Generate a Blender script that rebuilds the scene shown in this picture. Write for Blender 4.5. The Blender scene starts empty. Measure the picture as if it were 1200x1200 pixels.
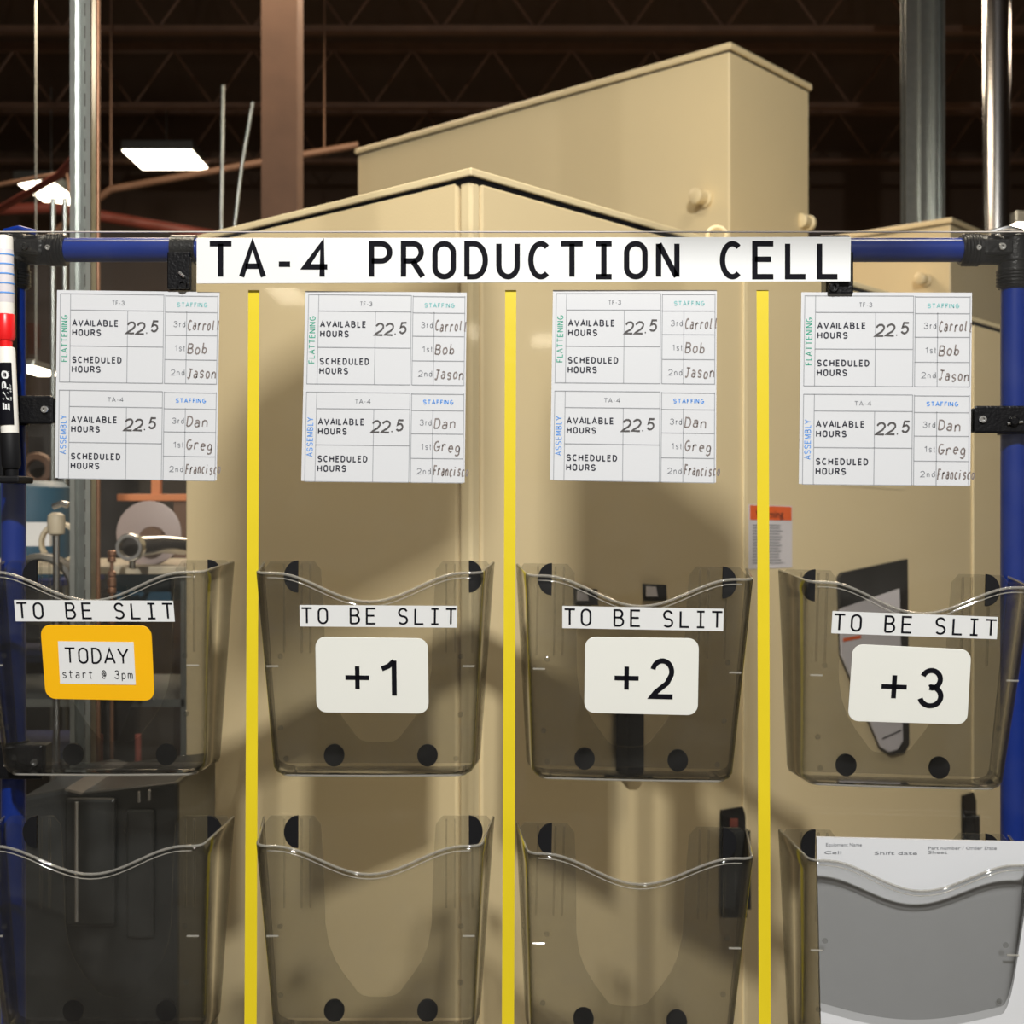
import bpy, bmesh, math, random
from mathutils import Vector, Matrix
random.seed(7)
SC = bpy.context.scene
COL = SC.collection
PI = math.pi
R = math.radians
F = 1480.0            # focal length in pixels of the 1200 px frame
EYE = 1.5             # camera height
CAMD = 1.48           # camera stands this far in front of the pipe frame (plane y = 0)

# ------------------------------------------------------------ camera, sky, lights, exposure
cam_d = bpy.data.cameras.new('camera'); cam = bpy.data.objects.new('camera', cam_d); COL.objects.link(cam)
cam.location = (0, -CAMD, EYE); cam.rotation_euler = (R(90), 0, 0)
cam_d.sensor_width = 36; cam_d.lens = F/1200*36; cam_d.clip_start = .05; cam_d.clip_end = 100
cam_d.dof.use_dof = True; cam_d.dof.focus_distance = 1.44; cam_d.dof.aperture_fstop = 9
SC.camera = cam
SC.cycles.transparent_max_bounces = 48
SC.view_settings.view_transform = 'Standard'; SC.view_settings.look = 'None'
SC.view_settings.exposure = 0.0; SC.view_settings.gamma = 1; SC.view_settings.use_curve_mapping = False
w = bpy.data.worlds.new('world'); SC.world = w; w.use_nodes = True
w.node_tree.nodes['Background'].inputs[0].default_value = (1.0, .93, .82, 1)
w.node_tree.nodes['Background'].inputs[1].default_value = .36

def area(name, loc, target, size, power, color=(1, 1, 1), sizey=None):
    d = bpy.data.lights.new(name, 'AREA'); d.energy = power; d.color = color; d.size = size
    if sizey: d.shape = 'RECTANGLE'; d.size_y = sizey
    o = bpy.data.objects.new(name, d); COL.objects.link(o); o.location = loc
    o.rotation_euler = (Vector(target)-Vector(loc)).to_track_quat('-Z', 'Y').to_euler()
    return o
area('flash_lamp', (.30, -3.4, 4.0), (0, .6, 1.4), .11, 250, (1, .985, .95))
area('cabinet_fill', (-.9, .15, 4.6), (-.7, .5, 0), .6, 70, (1, .9, .72))  # added fill that brightens only the cabinet, no fixture hangs here
area('cabinet_fill', (1.3, .35, 4.6), (1.1, .9, 0), .6, 45, (1, .9, .72))  # second added cabinet fill, weaker, on the right
area('hall_lamp_glow', (-1.5, 6.0, 5.3), (-1.5, 6, 0), 2.5, 330, (1, .80, .58))
area('hall_lamp_glow', (3.5, 9.0, 5.3), (3, 9, 0), 2.5, 330, (1, .80, .58))

# ------------------------------------------------------------ helpers
def P(px, py, depth):
    """world point seen at a pixel, at a distance from the camera plane"""
    return Vector(((px-600)/F*depth, depth-CAMD, EYE+(600-py)/F*depth))

MATS = {}
def mat(name, color, rough=.5, metal=0, spec=.5, noise=0, nscale=20, bump=0, bscale=200, coat=0, emit=None, estr=0):
    if name in MATS: return MATS[name]
    m = bpy.data.materials.new(name); m.use_nodes = True; MATS[name] = m
    nt = m.node_tree; b = nt.nodes['Principled BSDF']
    c = (*color, 1)
    b.inputs['Base Color'].default_value = c
    b.inputs['Roughness'].default_value = rough; b.inputs['Metallic'].default_value = metal
    b.inputs['Specular IOR Level'].default_value = spec; b.inputs['Coat Weight'].default_value = coat
    b.inputs['Coat Roughness'].default_value = .08
    if noise or bump:
        tc = nt.nodes.new('ShaderNodeTexCoord')
    if noise:
        n = nt.nodes.new('ShaderNodeTexNoise'); n.inputs['Scale'].default_value = nscale; n.inputs['Detail'].default_value = 6
        mx = nt.nodes.new('ShaderNodeMix'); mx.data_type = 'RGBA'
        mx.inputs[6].default_value = tuple(min(1, x*(1-noise)) for x in color)+(1,)
        mx.inputs[7].default_value = tuple(min(1, x*(1+noise)) for x in color)+(1,)
        nt.links.new(tc.outputs['Object'], n.inputs['Vector'])
        nt.links.new(n.outputs['Fac'], mx.inputs[0]); nt.links.new(mx.outputs[2], b.inputs['Base Color'])
    if bump:
        n2 = nt.nodes.new('ShaderNodeTexNoise'); n2.inputs['Scale'].default_value = bscale
        bp = nt.nodes.new('ShaderNodeBump'); bp.inputs['Strength'].default_value = bump; bp.inputs['Distance'].default_value = .002
        nt.links.new(tc.outputs['Object'], n2.inputs['Vector'])
        nt.links.new(n2.outputs['Fac'], bp.inputs['Height']); nt.links.new(bp.outputs['Normal'], b.inputs['Normal'])
    if emit:
        b.inputs['Emission Color'].default_value = (*emit, 1); b.inputs['Emission Strength'].default_value = estr
    return m

def clear_plastic(name, tint, haze, hcol=(.5, .5, .5), ior=1.45, scratch=0, edge=0):
    m = bpy.data.materials.new(name); m.use_nodes = True; MATS[name] = m
    nt = m.node_tree; nt.nodes.remove(nt.nodes['Principled BSDF']); out = nt.nodes['Material Output']
    tr = nt.nodes.new('ShaderNodeBsdfTransparent'); tr.inputs[0].default_value = (*tint, 1)
    di = nt.nodes.new('ShaderNodeBsdfDiffuse'); di.inputs[0].default_value = (*hcol, 1)
    gl = nt.nodes.new('ShaderNodeBsdfGlossy'); gl.inputs['Roughness'].default_value = .04
    fr = nt.nodes.new('ShaderNodeFresnel'); fr.inputs[0].default_value = ior
    ge = nt.nodes.new('ShaderNodeNewGeometry'); ir = nt.nodes.new('ShaderNodeMapRange')      # same reflectance from both sides of the sheet
    ir.inputs[3].default_value = ior; ir.inputs[4].default_value = 1/ior
    nt.links.new(ge.outputs['Backfacing'], ir.inputs[0]); nt.links.new(ir.outputs[0], fr.inputs[0])
    m1 = nt.nodes.new('ShaderNodeMixShader'); m1.inputs[0].default_value = haze
    m2 = nt.nodes.new('ShaderNodeMixShader')
    nt.links.new(tr.outputs[0], m1.inputs[1]); nt.links.new(di.outputs[0], m1.inputs[2])
    nt.links.new(fr.outputs[0], m2.inputs[0]); nt.links.new(m1.outputs[0], m2.inputs[1]); nt.links.new(gl.outputs[0], m2.inputs[2])
    nt.links.new(m2.outputs[0], out.inputs[0])
    if edge:      # a slanting path through tinted plastic is longer and darker
        lw = nt.nodes.new('ShaderNodeLayerWeight'); lw.inputs[0].default_value = .5
        pw = nt.nodes.new('ShaderNodeMath'); pw.operation = 'POWER'; pw.inputs[1].default_value = 2.2
        mc = nt.nodes.new('ShaderNodeMix'); mc.data_type = 'RGBA'
        mc.inputs[6].default_value = (*tint, 1); mc.inputs[7].default_value = tuple(c*edge for c in tint)+(1,)
        nt.links.new(lw.outputs['Facing'], pw.inputs[0]); nt.links.new(pw.outputs[0], mc.inputs[0]); nt.links.new(mc.outputs[2], tr.inputs[0])
    if scratch:
        tc = nt.nodes.new('ShaderNodeTexCoord'); n = nt.nodes.new('ShaderNodeTexNoise'); n.inputs['Scale'].default_value = 30
        mr = nt.nodes.new('ShaderNodeMapRange'); mr.inputs[1].default_value = .45; mr.inputs[2].default_value = .8
        mr.inputs[3].default_value = haze*.6; mr.inputs[4].default_value = haze+scratch
        nt.links.new(tc.outputs['Object'], n.inputs['Vector']); nt.links.new(n.outputs['Fac'], mr.inputs[0]); nt.links.new(mr.outputs[0], m1.inputs[0])
    return m

def s2l(r, g, b):
    f = lambda v: (v/255/12.92) if v/255 <= .04045 else ((v/255+.055)/1.055)**2.4
    return (f(r), f(g), f(b))

M_tan = mat('tan_enamel', (.75, .61, .365), .42, noise=.035, nscale=3, bump=.12, bscale=260)
M_tan2 = mat('pale_tan_enamel', (.78, .65, .40), .42, noise=.035, nscale=3, bump=.12, bscale=260)
M_gask = mat('dark_gasket', (.02, .015, .012), .8, noise=.2)
M_blue = mat('blue_coated_pipe', (.001, .018, .17), .3, spec=.28, coat=.05, noise=.08, nscale=12)
M_blackm = mat('black_cast_metal', (.004, .004, .005), .32, spec=.25, bump=.3, bscale=300, noise=.3)
M_steel = mat('bright_steel', (.62, .62, .62), .25, 1, noise=.1)
M_galv = mat('galvanised_steel', (.40, .42, .40), .3, .9, noise=.18, nscale=25)
M_copper = mat('aged_copper', (.24, .125, .075), .4, .8, noise=.3, nscale=30)
M_paper = mat('white_paper', (.59, .60, .62), .4, coat=.08, noise=.012, nscale=8)
M_label = mat('white_label_tape', (.69, .70, .70), .5, noise=.015, nscale=30)
M_sign = mat('white_vinyl_sign', (.72, .73, .73), .45, noise=.01)
M_card = mat('white_magnet_card', (.74, .745, .70), .4, noise=.015)
M_ycard = mat('golden_yellow_card', (.86, .45, .002), .4, noise=.03)
M_ytape = mat('yellow_vinyl_tape', (.68, .53, .010), .38, noise=.035, nscale=25, bump=.1, bscale=60)
M_ink = mat('black_ink', (.006, .006, .009), .65, spec=.06, noise=.1)
M_line = mat('grey_rule_ink', (.30, .31, .33), .6, noise=.1)
M_grey = mat('faded_grey_ink', (.20, .21, .23), .6, noise=.2, nscale=200)
M_green = mat('green_ink', (.04, .33, .22), .6, noise=.2, nscale=200)
M_teal = mat('faded_teal_ink', (.22, .48, .48), .6, noise=.25, nscale=200)
M_bink = mat('blue_ink', (.10, .28, .68), .6, noise=.2, nscale=200)
M_hand = mat('dry_erase_marker_ink', (.06, .055, .055), .6, noise=.5, nscale=400)
M_handl = mat('smudged_marker_ink', (.19, .16, .15), .6, noise=.6, nscale=400)
M_pad = mat('black_rubber', (.005, .005, .006), .6, spec=.2, noise=.3)
M_panel = clear_plastic('clear_acrylic', (.985, .985, .975), .003, (.8, .8, .75), 1.38, .004)
M_smoke = clear_plastic('smoke_grey_plastic', (.825, .825, .82), .012, (.36, .36, .34), 1.30, .010, .12)
M_smokeb = clear_plastic('smoke_grey_plastic_back', (.87, .87, .86), .022, (.36, .36, .34), 1.25, .012)
M_bead = clear_plastic('smoke_rim_highlight', (.93, .925, .90), .26, (.55, .53, .48), 1.45)  # light grey rim highlight put into the colour as extra haze

class MB:
    def __init__(s): s.bm = bmesh.new()
    def verts(s, pts): return [s.bm.verts.new(p) for p in pts]
    def box(s, a, b, M=None):
        x0, y0, z0 = a; x1, y1, z1 = b
        v = [(x0,y0,z0),(x1,y0,z0),(x1,y1,z0),(x0,y1,z0),(x0,y0,z1),(x1,y0,z1),(x1,y1,z1),(x0,y1,z1)]
        if M: v = [M @ Vector(p) for p in v]
        v = s.verts(v)
        for f in ((3,2,1,0),(4,5,6,7),(0,1,5,4),(1,2,6,5),(2,3,7,6),(3,0,4,7)): s.bm.faces.new([v[i] for i in f])
        return s
    def prism(s, poly, d):
        """poly: list of Vectors (planar), extruded along vector d"""
        d = Vector(d); n = len(poly)
        a = s.verts(poly); b = s.verts([Vector(p)+d for p in poly])
        s.bm.faces.new(a); s.bm.faces.new(b[::-1])
        for i in range(n): s.bm.faces.new([a[(i+1) % n], a[i], b[i], b[(i+1) % n]])
        return s
    def tube(s, path, r, n=12, cap=True, radii=None):
        path = [Vector(p) for p in path]; rings = []
        prev = None
        for i, p in enumerate(path):
            t = (path[min(i+1, len(path)-1)]-path[max(i-1, 0)]).normalized()
            if prev is None:
                up = Vector((0, 0, 1)) if abs(t.z) < .9 else Vector((1, 0, 0))
                u = t.cross(up).normalized()
            else:
                u = (prev-t*prev.dot(t)).normalized()
            prev = u; v = t.cross(u)
            rr = radii[i] if radii else r
            rings.append(s.verts([p+u*math.cos(2*PI*k/n)*rr+v*math.sin(2*PI*k/n)*rr for k in range(n)]))
        for a, b in zip(rings, rings[1:]):
            for k in range(n): s.bm.faces.new([a[k], a[(k+1) % n], b[(k+1) % n], b[k]])
        if cap: s.bm.faces.new(rings[0][::-1]); s.bm.faces.new(rings[-1])
        return s
    def lathe(s, prof, M=None, n=24, cap=True):
        """prof: (radius, z) list about local z"""
        rings = []
        for r_, z in prof:
            pts = [Vector((r_*math.cos(2*PI*k/n), r_*math.sin(2*PI*k/n), z)) for k in range(n)]
            if M: pts = [M @ p for p in pts]
            rings.append(s.verts(pts))
        for a, b in zip(rings, rings[1:]):
            for k in range(n): s.bm.faces.new([a[k], a[(k+1) % n], b[(k+1) % n], b[k]])
        if cap: s.bm.faces.new(rings[0][::-1]); s.bm.faces.new(rings[-1])
        return s
    def obj(s, name, m, parent=None, bevel=0, smooth=False, local=False, recalc=True):
        if recalc: bmesh.ops.recalc_face_normals(s.bm, faces=s.bm.faces)
        me = bpy.data.meshes.new(name); s.bm.to_mesh(me); s.bm.free(); me.materials.append(m)
        o = bpy.data.objects.new(name, me); COL.objects.link(o)
        if smooth:
            for p in me.polygons: p.use_smooth = True
            me.set_sharp_from_angle(angle=R(40))
        if parent:
            o.parent = parent
            if not local: o.matrix_parent_inverse = parent.matrix_basis.inverted()
        if bevel:
            b = o.modifiers.new('bevel', 'BEVEL'); b.width = bevel; b.segments = 2; b.limit_method = 'ANGLE'
        return o

def tag(o, label=None, cat=None, group=None, kind=None):
    if label: o['label'] = label
    if cat: o['category'] = cat
    if group: o['group'] = group
    if kind: o['kind'] = kind
    return o
def empty(name, loc=(0, 0, 0), rz=0, **k):
    o = bpy.data.objects.new(name, None); COL.objects.link(o); o.empty_display_size = .05
    o.location = loc; o.rotation_euler = (0, 0, rz)
    tag(o, **k); return o
def axisM(p, d, up=(0, 0, 1)):
    q = Vector(d).to_track_quat('Z', 'Y'); return Matrix.Translation(Vector(p)) @ q.to_matrix().to_4x4()

# ------------------------------------------------------------ stroke alphabet for lettering
def arc(cx, cy, rx, ry, a0, a1, n=14):
    return [(cx+rx*math.cos(R(a0+(a1-a0)*i/n)), cy+ry*math.sin(R(a0+(a1-a0)*i/n))) for i in range(n+1)]
def OV(): return arc(.5, .5, .44, .5, 90, 450, 32)
G = {
 'T': [[(0, 1), (1, 1)], [(.5, 1), (.5, 0)]],
 'A': [[(0, 0), (.5, 1), (1, 0)], [(.17, .32), (.83, .32)]],
 '-': [[(.24, .38), (.76, .38)]],
 '4': [[(.76, 0), (.76, 1), (0, .30), (1, .30)]],
 'P': [[(.1, 0), (.1, 1), (.5, 1)]+arc(.55, .74, .38, .26, 90, -90)+[(.1, .48)]],
 'R': [[(.1, 0), (.1, 1), (.5, 1)]+arc(.55, .74, .36, .26, 90, -90)+[(.1, .48)], [(.52, .48), (.98, 0)]],
 'O': [arc(.5, .72, .42, .28, 0, 180)+arc(.5, .28, .42, .28, 180, 360)+[(.92, .72)]],
 'D': [[(.08, 0), (.08, 1), (.35, 1)]+arc(.4, .5, .52, .5, 90, -90, 20)+[(.08, 0)]],
 'U': [[(.08, 1), (.08, .34)]+arc(.5, .34, .42, .34, 180, 360)+[(.92, 1)]],
 'C': [arc(.54, .5, .46, .5, 52, 308, 26)],
 'I': [[(.14, 1), (.86, 1)], [(.5, 1), (.5, 0)], [(.14, 0), (.86, 0)]],
 'N': [[(.08, 0), (.08, 1)], [(.10, 1), (.90, 0)], [(.92, 0), (.92, 1)]],
 'E': [[(.95, 1), (.1, 1), (.1, 0), (.95, 0)], [(.1, .53), (.85, .53)]],
 'L': [[(.14, 1), (.14, 0), (.96, 0)]],
 'B': [[(.08, 0), (.08, 1), (.45, 1)]+arc(.5, .765, .34, .235, 90, -90)+[(.08, .53)], [(.45, .53)]+arc(.52, .265, .4, .265, 90, -90)+[(.08, 0)]],
 'S': [[(.88, .83)]+arc(.5, .75, .38, .25, 45, 270, 16)+arc(.5, .25, .42, .25, 90, -145, 18)],
 'Y': [[(0, 1), (.5, .45), (1, 1)], [(.5, .45), (.5, 0)]],
 '+': [[(0, .5), (1, .5)], [(.5, 0), (.5, 1)]],
 '1': [[(.72, 0), (.72, 1)], [(0, .76), (.40, .84), (.72, .985)]],
 '2': [arc(.48, .70, .42, .30, 168, -18, 16)+[(.70, .38), (.2, .12), (.05, 0), (.96, 0)]],
 '3': [arc(.46, .75, .38, .25, 160, -80, 16)+[(.40, .52)], [(.40, .52)]+arc(.46, .27, .44, .27, 90, -165, 20)],
 '5': [[(.86, 1), (.22, 1), (.12, .55)]+arc(.44, .32, .42, .32, 125, -150, 18)],
 '.': [[(.35, 0), (.5, .05), (.6, 0)]],
 '@': [arc(.5, .5, .16, .2, 0, 360, 14), [(.66, .68), (.68, .32)]+arc(.8, .42, .1, .12, 210, 360, 5)+arc(.5, .5, .42, .5, 0, 310, 22)],
 's': [[(.82, .56)]+arc(.5, .52, .32, .16, 35, 260, 10)+arc(.5, .17, .34, .17, 80, -150, 12)],
 't': [[(.4, .95), (.4, .2)]+arc(.6, .2, .2, .2, 180, 290, 6), [(.1, .68), (.8, .68)]],
 'a': [[(.2, .62)]+arc(.5, .45, .32, .23, 120, 0, 8)+[(.82, 0)], arc(.48, .2, .34, .2, 20, 340, 16)],
 'r': [[(.25, 0), (.25, .68)], [(.25, .42)]+arc(.58, .42, .33, .26, 160, 40, 8)],
 'p': [[(.15, -.3), (.15, .68)], arc(.5, .34, .35, .34, 180, -180, 18)],
 'm': [[(.05, 0), (.05, .68)], [(.05, .5)]+arc(.28, .5, .22, .18, 160, 0, 6)+[(.5, 0)], [(.5, .5)]+arc(.73, .5, .22, .18, 160, 0, 6)+[(.95, 0)]],
 'o': [arc(.5, .33, .36, .33, 90, 450, 14)],
 'l': [[(.3, 1.0), (.25, .1), (.5, 0)]],
 'b': [[(.15, 1.05), (.12, 0)], arc(.45, .28, .33, .28, 170, -170, 12)],
 'n': [[(.12, .62), (.15, 0)], [(.15, .4)]+arc(.5, .4, .35, .25, 160, 0, 6)+[(.88, 0)]],
 'J': [[(.2, 1), (1, .95)], [(.62, .97), (.58, .25)]+arc(.34, .25, .25, .25, 0, -150, 8)],
 'G': [arc(.55, .5, .46, .5, 60, 350, 20)+[(.98, .42), (.5, .42)]],
 'e': [[(.12, .36), (.84, .40)]+arc(.5, .34, .36, .32, 12, 310, 14)],
 'g': [arc(.45, .34, .34, .3, 20, 380, 14)+[(.8, -.15)]+arc(.45, -.15, .33, .22, 0, -150, 8)],
 'F': [[(.08, 0), (.08, 1), (.95, 1)], [(.08, .53), (.8, .53)]],
 'i': [[(.3, .6), (.3, 0)], [(.3, .85), (.33, .9)]],
 'c': [arc(.55, .33, .4, .33, 50, 310, 12)],
 'x': [[(.1, .68), (.9, 0)], [(.9, .68), (.1, 0)]],
 'X': [[(0, 1), (1, 0)], [(1, 1), (0, 0)]],
 'V': [[(0, 1), (.5, 0), (1, 1)]],
 'H': [[(.06, 0), (.06, 1)], [(.94, 0), (.94, 1)], [(.06, .53), (.94, .53)]],
 'M': [[(.05, 0), (.05, 1)], [(.07, 1), (.5, .1), (.93, 1)], [(.95, 1), (.95, 0)]],
 '!': [[(.5, 0), (.5, 1)]],
 'd': [[(.88, 0), (.88, 1.02)], arc(.52, .33, .36, .33, 0, 360, 14)],
 'W': [[(0, 1), (.25, 0), (.5, .8), (.75, 0), (1, 1)]],
}
def ribbon(mb, pts, half, fn):
    """flat stroke of half width `half` (in text units), mapped to space by fn(x, y)"""
    q = [Vector(pts[0])]
    for p in pts[1:]:
        if (Vector(p)-q[-1]).length > 1e-6: q.append(Vector(p))
    if len(q) < 2: return
    L, Rr = [], []
    for i, p in enumerate(q):
        d1 = (q[i]-q[i-1]).normalized() if i else None
        d2 = (q[i+1]-q[i]).normalized() if i < len(q)-1 else None
        if d1 is None: d1 = d2
        if d2 is None: d2 = d1
        n1 = Vector((-d1.y, d1.x)); n2 = Vector((-d2.y, d2.x)); n = (n1+n2)
        if n.length < .2: n = n1.copy()
        n.normalize(); k = half/max(.45, n.dot(n1))
        L.append(p+n*k); Rr.append(p-n*k)
    a = mb.verts([fn(p.x, p.y) for p in L]); b = mb.verts([fn(p.x, p.y) for p in Rr])
    for i in range(len(q)-1): mb.bm.faces.new([a[i], b[i], b[i+1], a[i+1]])
def strokes(mb, text, x0, y0, cw, ch, adv, half, fn, jit=0, slant=0):
    """text with cap height ch, letter width cw, advance adv; insets by half so the outline has that size"""
    x = x0
    for c in text:
        if c in G:
            dy = random.uniform(-jit, jit)*ch
            for st in G[c]:
                pts = []
                for gx, gy in st:
                    yy = y0+half+gy*(ch-2*half)+dy+(random.uniform(-jit, jit)*.3*ch if jit else 0)
                    pts.append((x+half+gx*(cw-2*half)+slant*(yy-y0), yy))
                ribbon(mb, pts, half, fn)
        x += adv

PW = {'!': .12, 'M': 1.15, 'L': .8, 'E': .86, 'F': .8, 'T': .92, 'R': .96, 'r': .5, 't': .45, '-': .6, '1': .6, 's': .75, 'd': .8, 'n': .75}
def pstrokes(mb, text, fn, x, y, h, width, half, rot=False, align='L'):
    """proportional sans lettering in a y-down frame, cap height h, total width `width`, baseline y"""
    text = text.replace('I', '!'); gap = .14
    tot = sum(PW.get(c, 1) for c in text)+gap*(len(text)-1); k = width/tot
    ox = {'L': 0, 'C': -width/2, 'R': -width}[align]; cx = ox
    for c in text:
        wc = PW.get(c, 1)*k
        for st in G[c]:
            pts = [(cx+half+gx*(wc-2*half) if wc > 2*half else cx+wc/2, half+gy*(h-2*half)) for gx, gy in st]
            ribbon(mb, pts, half, (lambda a, b: fn(x-b, y-a)) if rot else (lambda a, b: fn(x+a, y-b)))
        cx += wc+gap*k

def lettering(text, x0, y0, cw, ch, adv, half, fn, m, root):
    x = x0
    for wd in text.split(' '):
        q = MB(); strokes(q, wd, x, y0, cw, ch, adv, half, fn); q.obj('lettering', m, root); x += adv*(len(wd)+1)

def quadmap(c, toward, off=0.0):
    """c: four space corners tl, tr, br, bl ; returns fn(u, v) with u right, v DOWN in 0..1, pushed `off` along `toward`"""
    tl, tr, br, bl = [Vector(p) for p in c]; toward = Vector(toward)
    def fn(u, v, o=off):
        return (tl*(1-u)+tr*u)*(1-v)+(bl*(1-u)+br*u)*v+toward*o
    return fn

# sans text through Blender's built-in vector font, turned to mesh at once
def sans(mb, text, fn, x, y, h, width=None, bold=0.0, rot=False, align='L'):
    """cap height h, baseline at (x, y) in fn's px frame (y down). fn(px, py)->space"""
    cu = bpy.data.curves.new('t', 'FONT'); cu.body = text; cu.size = 1; cu.resolution_u = 2; cu.offset = bold
    o = bpy.data.objects.new('t', cu); COL.objects.link(o)
    dg = bpy.context.evaluated_depsgraph_get(); me = bpy.data.meshes.new_from_object(o.evaluated_get(dg))
    bpy.data.objects.remove(o); bpy.data.curves.remove(cu)
    xs = [v.co.x for v in me.vertices]; ys = [v.co.y for v in me.vertices]
    x0, x1 = min(xs), max(xs); cap = .729 if True else max(ys)
    k = h/cap; kx = (width/(x1-x0)) if width else k
    ox = {'L': 0, 'C': -(x1-x0)*kx/2, 'R': -(x1-x0)*kx}[align]
    vs = []
    for v in me.vertices:
        a = (v.co.x-x0)*kx+ox; b = v.co.y*k
        vs.append(mb.bm.verts.new(fn(x+a, y-b) if not rot else fn(x-b, y-a)))
    for p in me.polygons:
        try: mb.bm.faces.new([vs[i] for i in p.vertices])
        except ValueError: pass
    bpy.data.meshes.remove(me)

# ------------------------------------------------------------ the hall (setting)
M_floor = mat('grey_concrete', (.16, .145, .125), .55, noise=.25, nscale=2.5, bump=.2, bscale=40)
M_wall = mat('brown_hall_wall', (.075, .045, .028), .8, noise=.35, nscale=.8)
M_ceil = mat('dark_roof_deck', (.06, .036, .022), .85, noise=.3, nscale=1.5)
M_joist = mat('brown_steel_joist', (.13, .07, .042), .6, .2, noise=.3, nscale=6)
M_rust = mat('rust_red_pipe', (.20, .045, .03), .5, noise=.3, nscale=8)
HX, HY0, HY1, HZ = 11.0, -13.0, 15.0, 6.2
def struct(name, mb, m): return tag(mb.obj(name, m), kind='structure')
struct('floor', MB().box((-HX, HY0, -.2), (HX, HY1, 0)), M_floor)
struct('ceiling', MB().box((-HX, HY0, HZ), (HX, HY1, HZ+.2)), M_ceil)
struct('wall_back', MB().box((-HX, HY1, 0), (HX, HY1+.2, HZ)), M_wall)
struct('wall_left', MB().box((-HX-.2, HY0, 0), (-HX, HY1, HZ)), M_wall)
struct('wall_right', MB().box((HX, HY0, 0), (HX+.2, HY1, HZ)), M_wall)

def joist(y, z0, label):
    root = empty('roof_joist', (0, y, z0), label=label, cat='joist', group='open web joists under the hall roof')
    for zz, h in ((0, .05), (HZ-z0-.08, .08)):
        MB().box((-HX, y-.05, z0+zz), (HX, y+.05, z0+zz+h)).obj('chord', M_joist, root)
    m = MB(); x = -HX; up = True
    while x < HX-.3:
        m.tube([(x, y, z0+.03 if up else HZ-.06), (x+.4, y, HZ-.06 if up else z0+.03)], .014, 6); x += .4; up = not up
    m.obj('web_bars', M_joist, root)
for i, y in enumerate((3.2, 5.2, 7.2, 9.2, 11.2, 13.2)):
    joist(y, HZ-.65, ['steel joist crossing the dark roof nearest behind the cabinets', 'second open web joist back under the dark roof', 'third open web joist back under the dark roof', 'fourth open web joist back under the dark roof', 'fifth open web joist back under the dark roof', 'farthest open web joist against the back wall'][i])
def pipe_thing(name, pts, r, m, label, cat='pipe', group=None, n=12):
    o = MB().tube(pts, r, n).obj(name, m, smooth=True); return tag(o, label, cat, group)
pipe_thing('overhead_pipe', [P(-120, 250, 11), P(60, 243, 11), P(330, 290, 11.5)], .05, M_rust, 'rust red overhead pipe running behind the left steel post', group='pipes under the roof')
pipe_thing('overhead_pipe', [P(-40, 268, 8.5), P(70, 205, 7), P(100, 170, 6.5)], .022, M_rust, 'thin red pipe rising steeply at the upper left', group='pipes under the roof')
pipe_thing('overhead_pipe', [P(-80, 232, 9), P(78, 202, 9), P(88, 260, 9)], .018, M_joist, 'brown conduit bending down beside the glowing lamp', group='pipes under the roof')
pipe_thing('overhead_pipe', [P(40, 290, 10), P(130, 222, 10), P(420, 170, 10)], .03, M_joist, 'long slanting brown pipe crossing the roof at upper left', group='pipes under the roof')
hg = MB()
for px, py in ((130, 222), (380, 177)):
    q = P(px, py, 10); hg.tube([q+Vector((0, 0, .028)), Vector((q.x, q.y, HZ))], .008, 6)
tag(hg.obj('hanger_rods', M_joist, bpy.data.objects['overhead_pipe.003']), kind='stuff')
pipe_thing('ceiling_conduit', [P(261, 100, 6.2), P(259, 290, 6.2)], .009, M_galv, 'straight thin grey conduit dropping behind the tan cabinet roof', group='thin conduits at upper left')
pipe_thing('ceiling_conduit', [P(296, 120, 6.2), P(283, 196, 6.2), P(273, 280, 6.2)], .009, M_galv, 'leaning thin grey conduit right of the straight one', group='thin conduits at upper left')
for x, g in ((62, 'left'), (76, 'right')):
    pipe_thing('grey_conduit', [P(x, 232, 5)]+[Vector((P(x, 300, 5).x, P(x, 300, 5).y, 0))], .010, M_galv, 'thin grey conduit standing just left of the steel post, the %s one' % g, 'pipe', 'conduits by the steel post')
# steel posts far behind
def channel(name, px0, px1, depth, z1, label, m=M_galv, hidden_slots=False):
    a = P(px0, 600, depth); b = P(px1, 600, depth); wd = b.x-a.x; root = empty(name, ((a.x+b.x)/2, a.y, 0), label=label, cat='post')
    t = .0035; cx = (a.x+b.x)/2; y = a.y
    m1 = MB()
    m1.box((a.x, y, 0), (a.x+t, y+wd, z1)); m1.box((b.x-t, y, 0), (b.x, y+wd, z1)); m1.box((a.x, y+wd-t, 0), (b.x, y+wd, z1))
    m1.box((a.x, y-.001, 0), (a.x+wd*.24, y+t, z1)); m1.box((b.x-wd*.24, y-.001, 0), (b.x, y+t, z1))
    m1.obj('rail', m, root)
    s = MB(); z = .1
    while z < z1-.05:
        s.box((cx-wd*.1, y+wd-t-.0015, z), (cx+wd*.1, y+wd-t+.0005, z+.028)); z += .05
    tag(s.obj('slots', M_gask, root), kind='stuff')
    return root
channel('slotted_steel_post', 82, 106, 2.76, 4.4, 'slotted galvanised channel post standing behind the left sheet')
pipe_thing('copper_pipe', [P(115, 600, 2.78)+Vector((0, 0, -1.5)), P(115, 600, 2.78)+Vector((0, 0, 2.6))], .0048, M_copper, 'thin copper pipe running up the right side of the slotted post')
MB_ = MB().box((P(307, 0, 7).x, 5.5, 0), (P(349, 0, 7).x, 5.7, HZ-.65)).obj('steel_column', M_joist); tag(MB_, 'dark brown steel column behind the pale tan cabinet', 'column')
MB_ = MB()
xa, xb = P(1060, 0, 8).x, P(1106, 0, 8).x
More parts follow.
